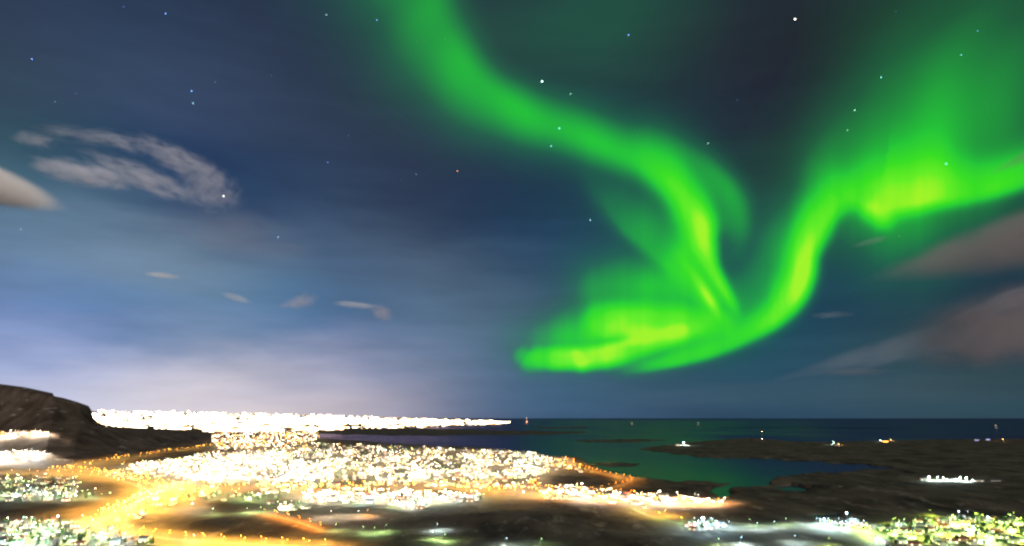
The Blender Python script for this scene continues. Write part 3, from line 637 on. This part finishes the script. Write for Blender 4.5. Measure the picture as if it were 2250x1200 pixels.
mast(ground(1157, 929.7), 164, [(163, DIM, 7), (72, RED, 7)], 'far mast with white and red lamps off the end of the city', 'mast', 'radio_mast', 3.0)
def ship(px, py, label, key):
    u = 2.2; r = link('ship', None, None, ground(px, py, 0.0), rng.uniform(0.2, 0.8)); h = MB()
    ring = [(-30, -5), (18, -6), (27, -3), (33, 0), (27, 3), (18, 6), (-30, 5)]; n = len(ring)
    h.add([(x * 0.9 * u, y * 0.7 * u, -2) for x, y in ring] + [(x * u, y * u, (4 + max(0, x) * 0.06) * u) for x, y in ring], [(i, (i + 1) % n, n + (i + 1) % n, n + i) for i in range(n)] + [tuple(range(n, 2 * n))])
    child('hull', h.mesh('hull', [M_ROOF[1]]), r); c = MB(); c.box((-18 * u, 0, 9 * u), (12 * u, 8 * u, 10 * u)); c.box((-16 * u, 0, 15.5 * u), (6 * u, 9 * u, 3 * u)); child('superstructure', c.mesh('superstructure', [M_WALL[0]]), r)
    f = MB(); f.tube((-19 * u, 0, 17 * u), (-19 * u, 0, 24 * u), 1.0, 0.5); child('mast', f.mesh('mast', [M_STEEL]), r); q = MB(); q.ball((-19 * u, 0, 25 * u), 3.4, 3.4, 3.4); child('lamp', q.mesh('lamp', [BOWLS[key]]), r)
    return tag(r, label, 'ship')
ship(1391, 934.5, 'ship with one white lamp on the horizon above the thin islets', 'dim'); ship(1536, 934.5, 'ship with one faint lamp on the dark horizon above the floodlit peninsula tip', 'dim'); ship(2191, 943, 'ship with a white lamp on the sea above the blue lit sheds', 'dim')

# ------------------------------------------------------------------ aurora: hollow sheets of glowing gas a hundred kilometres off
def aurora_material():
    m = bpy.data.materials.new('aurora_gas'); m.use_nodes = True; N = m.node_tree.nodes; L = m.node_tree.links; N.clear()
    at = N.new('ShaderNodeAttribute'); at.attribute_name = 'gas_amount'
    r = N.new('ShaderNodeValToRGB'); el = r.color_ramp.elements
    stops = [(0.0, (30, 110, 84)), (0.25, (34, 130, 80)), (0.42, (35, 172, 70)), (0.58, (38, 205, 58)), (0.75, (58, 230, 36)), (0.9, (104, 246, 38)), (1.0, (166, 253, 40))]
    el[0].position, el[0].color = 0.0, (*lin(stops[0][1]), 1); el[1].position, el[1].color = 1.0, (*lin(stops[-1][1]), 1)
    for p, c in stops[1:-1]: e = el.new(p); e.color = (*lin(c), 1)
    L.new(at.outputs['Fac'], r.inputs[0])
    a = N.new('ShaderNodeMapRange'); a.inputs['From Max'].default_value = 0.6; a.inputs['To Max'].default_value = 0.92; a.interpolation_type = 'SMOOTHERSTEP' if False else 'LINEAR'
    L.new(at.outputs['Fac'], a.inputs['Value'])
    # two walls, front and back: each carries half of the gas
    def M(op, x, y):
        n = N.new('ShaderNodeMath'); n.operation = op
        for i, v in enumerate((x, y)):
            if isinstance(v, (int, float)): n.inputs[i].default_value = v
            else: L.new(v, n.inputs[i])
        return n.outputs[0]
    fac = M('SUBTRACT', 1.0, M('POWER', M('SUBTRACT', 1.0, a.outputs[0]), 0.5))
    e = N.new('ShaderNodeEmission'); L.new(r.outputs[0], e.inputs[0]); t = N.new('ShaderNodeBsdfTransparent')
    mx = N.new('ShaderNodeMixShader'); L.new(fac, mx.inputs[0]); L.new(t.outputs[0], mx.inputs[1]); L.new(e.outputs[0], mx.inputs[2])
    o = N.new('ShaderNodeOutputMaterial'); L.new(mx.outputs[0], o.inputs[0]); m.cycles.emission_sampling = 'NONE'
    return m
M_AUR = aurora_material()
def catmull(P, n):
    P = np.array(P, float); Q = np.vstack([2 * P[0] - P[1], P, 2 * P[-1] - P[-2]]); out = []
    for u in np.linspace(0, len(P) - 1, n):
        i = min(int(u), len(P) - 2); t = u - i; a, b, c, d = Q[i:i + 4]
        out.append(0.5 * (2 * b + (c - a) * t + (2 * a - 5 * b + 4 * c - d) * t * t + (3 * b - a - 3 * c + d) * t ** 3))
    return np.array(out)
STROKES = []
def stroke(part, pts, power=2.0, n=140):
    """pts: photo x, y, width to the left and to the right of the way it runs, density"""
    C = catmull(pts, n); C[:, 2:4] = np.maximum(C[:, 2:4], 4); C[:, 4] = np.clip(C[:, 4], 0, 1.05)
    T = np.gradient(C[:, :2], axis=0)
    for _ in range(5): T[1:-1] = (T[:-2] + 2 * T[1:-1] + T[2:]) / 4
    T /= np.linalg.norm(T, axis=1)[:, None]; STROKES.append((part, C, np.stack([-T[:, 1], T[:, 0]], 1), power))
LB, SW, AR, BK = 0, 1, 2, 3
# the broad band from the top down to the fork
stroke(LB, [(850,-140,70,120,.36),(915,-50,62,118,.42),(958,40,56,108,.46),(1004,120,50,98,.50),(1066,196,44,80,.54),(1150,246,46,60,.55),(1250,288,52,48,.55),(1350,332,54,40,.58),(1425,368,58,32,.66),(1492,416,46,36,.82),(1532,480,34,42,.97),(1546,535,24,40,.93),(1563,585,17,24,.82),(1590,630,14,15,.76),(1612,668,14,12,.62),(1622,690,12,10,.40)])
stroke(LB, [(1420,316,44,40,.28),(1510,346,34,50,.38),(1574,386,28,50,.45),(1612,440,30,50,.46),(1622,496,28,50,.42),(1618,545,26,36,.26)], 2.0)
stroke(LB, [(1490,560,20,16,.40),(1520,600,16,15,.60),(1550,640,13,13,.76),(1572,672,12,12,.70),(1588,700,12,12,.4)])
stroke(LB, [(1285,380,40,22,.14),(1350,468,48,20,.32),(1425,545,60,20,.44),(1500,606,60,24,.52),(1560,660,40,24,.52)])
stroke(LB, [(1380,430,60,50,.24),(1450,500,50,60,.36),(1520,580,40,60,.44)])
stroke(LB, [(1060,70,60,60,.10),(1200,60,80,80,.13),(1330,20,90,90,.15),(1450,-40,90,90,.12)])
# the pool of light low down
stroke(SW, [(1322,704,38,42,.70),(1350,706,40,44,.81),(1420,708,40,44,.85),(1490,708,38,40,.81),(1535,708,32,36,.64),(1590,708,28,30,.56)], 2.8)
stroke(SW, [(1395,740,26,24,.70),(1440,738,26,28,.74),(1490,732,26,26,.64),(1525,724,20,22,.48)], 2.4)
stroke(SW, [(1320,640,56,50,.44),(1400,630,58,60,.54),(1480,640,58,60,.56),(1560,660,52,60,.50)])
stroke(SW, [(1150,782,20,22,.50),(1162,788,24,26,.62),(1180,788,26,26,.55)], 2.6)
stroke(SW, [(1190,788,24,24,.54),(1215,788,25,25,.80),(1260,787,25,25,.91),(1285,786,25,26,.93),(1330,778,22,28,.91),(1380,764,22,28,.80),(1440,750,22,24,.68),(1500,730,18,22,.48)], 3.4)
stroke(SW, [(1266,776,12,12,.66),(1276,798,18,16,.78)])
stroke(SW, [(1140,742,34,40,.20),(1200,746,44,40,.44),(1270,742,54,40,.62),(1330,742,54,40,.66)])
# the arm that curves down into the pool
stroke(AR, [(1850,435,34,50,.62),(1822,465,28,52,.82),(1796,510,27,50,.92),(1777,556,24,46,.98),(1766,606,24,44,1.0),(1745,652,22,42,.98),(1706,696,20,36,.85),(1640,736,18,32,.72),(1575,768,15,26,.66),(1508,789,13,22,.62),(1450,803,11,18,.60),(1400,814,10,14,.36),(1360,822,10,12,.15)], 2.2)
stroke(AR, [(1790,430,40,60,.24),(1730,520,46,64,.38),(1700,600,46,60,.42),(1650,680,40,60,.46),(1590,726,30,52,.50),(1500,766,24,44,.50),(1420,790,22,28,.47),(1340,800,16,20,.36)])
# the bank at the right edge with its tall glow
stroke(BK, [(1845,430,70,34,.50),(1890,438,84,26,.66),(1935,450,92,32,.84),(1985,446,98,28,.93),(2055,432,98,26,.88),(2120,426,76,24,.76),(2200,408,60,22,.72),(2300,375,60,22,.66)], 2.2)
stroke(BK, [(1915,462,24,24,.60),(1942,480,26,24,.72)])
stroke(BK, [(1960,400,120,150,.55),(2030,320,130,175,.56),(2105,220,150,190,.48),(2170,120,160,200,.36),(2220,0,170,200,.23),(2260,-110,170,200,.15)])
stroke(BK, [(1790,440,50,60,.30),(1812,380,52,70,.36),(1850,300,55,80,.30),(1890,200,60,90,.14)])
NAMES = {LB: 'broad green aurora band sweeping from the top down to a fork', SW: 'bright green aurora pool low in the sky with a yellow green lower streak', AR: 'curved green aurora arm linking the low pool to the right edge bank', BK: 'brightest green aurora bank at the right edge with a tall dim glow'}
def build_aurora():
    st = 5.0; gx = np.arange(560, 2420, st); gy = np.arange(-190, 850, st); X, Y = np.meshgrid(gx, gy); acc = np.zeros(X.shape); part = np.zeros((4,) + X.shape)
    wx = X + 4 * np.sin(Y * 0.021 + X * 0.012) ; wy = Y + 3.0 * np.sin(X * 0.05 + 1.0) + 2.0 * np.sin(X * 0.021)
    for pt, C, NN, pw in STROKES:
        xx, yy = (X, Y) if pt == SW else (wx, Y)
        best = np.full(X.shape, 1e12); idx = np.zeros(X.shape, int)
        for k in range(len(C)):
            d = (xx - C[k, 0]) ** 2 + (yy - C[k, 1]) ** 2; u = d < best; best[u] = d[u]; idx[u] = k
        dist = np.sqrt(best); dx = xx - C[idx, 0]; dy = yy - C[idx, 1]; sd = (dx * NN[idx, 0] + dy * NN[idx, 1]) / np.maximum(dist, 1e-6)
        b = 0.5 + 0.5 * np.clip(sd * 1.6, -1, 1); w = C[idx, 2] * (1 - b) + C[idx, 3] * b
        f = C[idx, 4] * np.exp(-0.5 * (dist / w) ** pw); acc += f ** 2.6; part[pt] = np.maximum(part[pt], f)
    F = acc ** (1 / 2.6)
    F = F - 0.9 * np.exp(-((X - 1335) / 40) ** 2 - ((Y - 747 - (X - 1335) * -0.1) / 6) ** 2) * np.clip(F - 0.4, 0, 1) * 0.25        # the dark slit over the lowest streak
    rayn = np.array([mnoise.fractal(Vector((float(x) * 0.022, 0.5, 4.0)), 0.7, 2.2, 5) for x in gx]); F *= 1 + 0.07 * rayn[None, :] * np.clip((Y - 250) / 300, 0, 1) + 0.035 * np.sin(X * 0.041 + Y * 0.017 + 2 * np.sin(Y * 0.011))
    F = np.clip(F, 0, 1.0); own = part.argmax(0)
    for g in range(4):
        front, back, dens, fs, ids = [], [], [], [], {}
        def vid(r, c):
            if (r, c) not in ids:
                ids[(r, c)] = len(front); d = F[r, c]; base = 112000 - 14000 * math.sin((X[r, c] - 700) / 560) + 9000 * math.cos(Y[r, c] / 190); th = 1500 + 9000 * d
                front.append(tuple(sky_at(X[r, c], Y[r, c], base - th))); back.append(tuple(sky_at(X[r, c], Y[r, c], base + th))); dens.append(float(d))
            return ids[(r, c)]
        for r in range(X.shape[0] - 1):
            for c in range(X.shape[1] - 1):
                if own[r, c] == g and F[r:r + 2, c:c + 2].max() > 0.012: fs.append((vid(r, c), vid(r + 1, c), vid(r + 1, c + 1), vid(r, c + 1)))
        k = len(front); fs = fs + [tuple(k + a for a in reversed(q)) for q in fs]
        me = bpy.data.meshes.new('aurora'); me.from_pydata(front + back, [], fs); me.materials.append(M_AUR)
        at = me.attributes.new('gas_amount', 'FLOAT', 'POINT'); at.data.foreach_set('value', dens + dens); me.polygons.foreach_set('use_smooth', [True] * len(fs)); me.update()
        tag(link('aurora', me), NAMES[g], 'aurora', 'green aurora curtains')
build_aurora()

# ------------------------------------------------------------------ stars
def star(px, py, mag, col, label, power=9.0):
    mb = MB(); r = 190 * mag; mb.ball((0, 0, 0), r, r, r, 12, 8)
    k = 'star_%d_%d_%d_%d' % (*[int(c * 9) for c in col], int(power))
    m = bpy.data.materials.get(k) or glow(k, col, power, False)
    tag(mb.build('star', [m], None, sky_at(px, py, 500000)), label, 'star', 'stars')
WH, BL, CY, RD = (1, 0.92, 0.8), (0.16, 0.34, 0.9), (0.3, 1.0, 1.0), (1.0, 0.35, 0.15)
for a in ((1747,42,2.2,WH,'bright cream star in the dark gap at the upper right'), (1191,179,2.6,(.6,1,.9),'bright pale star on the upper edge of the green band'), (1229,282,2.6,CY,'cyan star inside the green aurora band'),
          (2079,360,3.4,CY,'bright cyan star over the right edge aurora bank'), (491,431,1.9,WH,'white star at the right end of the long left cloud'), (1381,77,1.3,BL,'small blue star right of the green band near the top'),
          (1878,242,1.3,(.5,.9,.6),'pale star in the dim green glow on the right'), (1005,376,1.0,RD,'tiny reddish star below the green band'), (1936,170,1.2,CY,'faint cyan star in the upper right glow'),
          (421,200,1.2,BL,'upper of a close pair of blue stars at upper left'), (424,227,1.0,(.3,.6,.8),'lower of a close pair of blue stars at upper left'), (1211,321,1.5,CY,'small cyan star on the lower edge of the green band'),
          (1254,206,1.0,(.5,.9,.7),'faint star right of the pale star on the band'), (70,130,1.1,BL,'blue star near the left edge at the top'), (2112,121,1.0,CY,'faint star high in the right hand glow'),
          (364,30,1.1,BL,'blue star near the top left of centre'), (720,357,0.8,BL,'very faint blue star above the middle left'), (1862,286,1.0,(.5,.9,.6),'faint star just below the pale star on the right'),
          (828,44,1.2,BL,'blue star at the left fringe of the green band'), (717,33,0.8,(.5,.7,.7),'faint grey star left of the green band'), (611,521,0.9,(.3,.5,.9),'faint blue star above the small clouds'),
          (1297,484,1.0,(.5,.8,.9),'faint star left of the thin aurora strand'), (2148,68,0.9,BL,'faint blue star near the top right corner'), (1556,315,0.8,(.5,.9,.7),'faint star right of the green band edge')):
    star(*a)
for _ in range(18):
    x, y = rng.uniform(20, 2240), rng.uniform(5, 520)
    star(x, y, rng.uniform(0.9, 1.5), rng.choice(((0.4, 0.6, 0.8), (0.16, 0.34, 0.9), (0.6, 0.75, 0.7))), 'very faint pinprick star scattered in the upper sky', 1.0)

# ------------------------------------------------------------------ clouds: bodies of vapour lit by the moon
def cloud_material(name, dens, scale, col, cut, stretch, taper, ragged, seed):
    m = bpy.data.materials.new(name); m.use_nodes = True; N = m.node_tree.nodes; L = m.node_tree.links; N.clear()
    def M(op, x, y):
        n = N.new('ShaderNodeMath'); n.operation = op
        for i, v in enumerate((x, y)):
            if isinstance(v, (int, float)): n.inputs[i].default_value = v
            else: L.new(v, n.inputs[i])
        return n.outputs[0]
    tc = N.new('ShaderNodeTexCoord'); sp = N.new('ShaderNodeSeparateXYZ'); L.new(tc.outputs['Object'], sp.inputs[0])
    thin = M('ADD', (1 + taper) / 2, M('MULTIPLY', sp.outputs[0], (1 - taper) / 2))       # the body narrows towards one end
    cb = N.new('ShaderNodeCombineXYZ'); L.new(sp.outputs[0], cb.inputs[0]); L.new(sp.outputs[1], cb.inputs[1]); L.new(M('DIVIDE', sp.outputs[2], thin), cb.inputs[2])
    mp = N.new('ShaderNodeMapping'); mp.inputs['Scale'].default_value = stretch; mp.inputs['Location'].default_value = (seed * 3.7, seed * 1.3, seed * 2.1); L.new(tc.outputs['Object'], mp.inputs[0])
    nz = N.new('ShaderNodeTexNoise'); nz.inputs['Scale'].default_value = scale; nz.inputs['Detail'].default_value = 5; nz.inputs['Roughness'].default_value = 0.55; nz.inputs['Distortion'].default_value = 0.5; L.new(mp.outputs[0], nz.inputs['Vector'])
    ln = N.new('ShaderNodeVectorMath'); ln.operation = 'LENGTH'; L.new(cb.outputs[0], ln.inputs[0])
    body = M('SUBTRACT', 1.0, ln.outputs['Value'])
    q = M('ADD', body, M('MULTIPLY', M('SUBTRACT', nz.outputs[0], 0.5), ragged))
    mr = N.new('ShaderNodeMapRange'); mr.interpolation_type = 'SMOOTHSTEP'; mr.inputs['From Min'].default_value = cut; mr.inputs['From Max'].default_value = cut + 0.95
    L.new(q, mr.inputs['Value']); edge = N.new('ShaderNodeMapRange'); edge.interpolation_type = 'SMOOTHSTEP'; edge.inputs['From Min'].default_value = 0.0; edge.inputs['From Max'].default_value = 0.5; L.new(body, edge.inputs['Value'])
    d = M('MULTIPLY', M('MULTIPLY', mr.outputs[0], edge.outputs[0]), dens)
    v = N.new('ShaderNodeVolumePrincipled'); v.inputs['Color'].default_value = (*col, 1); v.inputs['Anisotropy'].default_value = -0.5; L.new(d, v.inputs['Density'])
    o = N.new('ShaderNodeOutputMaterial'); L.new(v.outputs[0], o.inputs['Volume']); return m
SEED = [0]
def cloud(label, px, py, w, h, dist, tilt, tau, col, cut=0.25, scale=1.6, stretch=(1.4, 1.4, 1.0), depth=0.7, taper=1.0, ragged=2.4, flip=False):
    """w, h: size in photo pixels; tau: optical depth through the middle; taper: height of the thin end against the thick one"""
    SEED[0] += 1; w *= 1.25; h *= 1.35
    c = sky_at(px, py, dist); u = dist / FPX; A, B, D = w * u / 2, h * u / 2, min(w, h * 2.5) * u * depth / 2
    mb = MB(); mb.ball((0, 0, 0), 1, 1, 1, 24, 16); mb.v = [(x, y, z * ((1 + taper) / 2 + x * (1 - taper) / 2)) for x, y, z in mb.v]
    o = mb.build('cloud', [cloud_material('cloud_vapour', tau / D, scale, col, cut, stretch, taper, ragged, SEED[0])])
    az = math.atan2(c.x, c.y); el = math.asin((c.z - CAM_H) / dist)
    R = Matrix.Rotation(-az, 4, 'Z') @ Matrix.Rotation(el, 4, 'X') @ Matrix.Rotation(math.radians(-tilt + (180 if flip else 0)) * -1, 4, 'Y')
    o.matrix_world = Matrix.Translation(c) @ R @ Matrix.Diagonal((A, D, B, 1)); return tag(o, label, 'cloud')
CL_W, CL_G, CL_P = (0.99, 0.95, 0.92), (0.9, 0.9, 0.97), (0.78, 0.66, 0.62)  # the last, pinkish vapour has the orange city light put into its colour
# tilt: degrees, positive falls to the right; the thick end is on the right unless flipped
cloud('bright creamy cloud tip at the left edge', -60, 394, 250, 88, 9000, 9, 7.0, CL_W, -0.2, 0.9, taper=0.5, ragged=1.0, flip=True)
cloud('pale grey oblong cloud just right of the bright left edge tip', 178, 381, 165, 44, 12000, 4, 1.5, CL_G, 0.0, 2.2, ragged=3.2)
cloud('lilac cloud strand slanting down from the oblong cloud', 315, 392, 220, 48, 12200, 15, 1.0, CL_G, 0.05, 3.0, ragged=4.4)
cloud('lilac cloud strand slanting above the dark gap', 395, 352, 190, 52, 12600, 18, 0.9, CL_G, 0.1, 3.0, ragged=4.6)
cloud('ragged lilac cloud end around the white star', 462, 412, 130, 84, 12500, 24, 0.6, CL_G, 0.1, 3.0, ragged=4.4)
cloud('small round grey wisp near the left edge', 74, 307, 70, 30, 13000, 0, 0.8, CL_G, 0.15, 1.6, ragged=2.2)
cloud('long faint grey wisp above the oblong cloud', 215, 302, 220, 36, 13000, -4, 0.6, CL_G, 0.2, 2.4, ragged=3.6)
cloud('short faint grey wisp above the lilac strands', 270, 318, 70, 22, 13200, 24, 0.6, CL_G, 0.15, 1.8, ragged=2.6)
cloud('faint pink cloud patch below the long left cloud', 510, 512, 340, 110, 16000, 6, 0.12, CL_P, 0.0, 1.3, ragged=2.4)
cloud('tiny white flat cloudlet over the left middle sky', 357, 605, 66, 12, 15000, 1, 0.8, CL_W, -0.1, 1.0, ragged=1.0)
cloud('tiny slanted white cloudlet right of the flat one', 518, 654, 70, 15, 15000, 14, 0.5, CL_W, 0.0, 1.0, ragged=1.6)
cloud('small pink pointed cloudlet near the middle', 655, 665, 80, 44, 15000, -16, 0.5, CL_P, 0.0, 1.4, taper=0.3, ragged=2.0)
cloud('thin white streak cloud ending at a pink puff', 780, 670, 110, 15, 15000, 3, 0.6, CL_W, 0.0, 1.2, ragged=1.6)
cloud('small pink puff at the end of the thin streak cloud', 838, 688, 56, 34, 15000, 26, 0.5, CL_P, 0.0, 1.2, ragged=1.8)
cloud('upper brownish pink cloud at the right edge', 2250, 530, 450, 165, 10000, -8, 1.2, CL_P, -0.2, 2.0, taper=0.22, ragged=2.6)
cloud('large brown grey cloud at the right edge lower down', 2215, 718, 330, 140, 11000, -9, 1.2, CL_P, -0.2, 2.0, taper=0.85, ragged=2.8)
cloud('grey streak of cloud along the top of the large brown grey cloud', 2210, 664, 220, 44, 11500, -17, 0.6, CL_G, 0.0, 2.0, taper=0.5, ragged=2.8)
cloud('long thin grey cloud under the right hand clouds', 1950, 775, 420, 80, 14000, -13, 0.3, CL_G, 0.0, 1.5, taper=0.3, ragged=3.0)
cloud('thin dark streak of cloud low over the right hand sea', 1880, 818, 140, 16, 14000, 0, 0.25, CL_P, 0.0, 1.2, ragged=2.0)
cloud('dim grey cloud corner above the right edge aurora bank', 2265, 338, 150, 40, 10000, -20, 0.5, CL_P, 0.0, 1.2, taper=0.2, ragged=2.0)
cloud('small dark green wisp under the right edge bank', 1915, 530, 80, 14, 14000, -10, 0.25, CL_G, 0.0, 1.2, ragged=2.2)
cloud('broad dim bank of low cloud above the right hand sea horizon', 1850, 862, 1100, 66, 22000, -1, 0.06, (0.6, 0.8, 0.72), -0.1, 2.0, (1.0, 1.0, 1.0), 0.2, ragged=2.2)
cloud('thin wisp over the lower right sea sky', 1830, 692, 90, 14, 15000, 0, 0.2, CL_G, 0.0, 1.2, ragged=2.2)
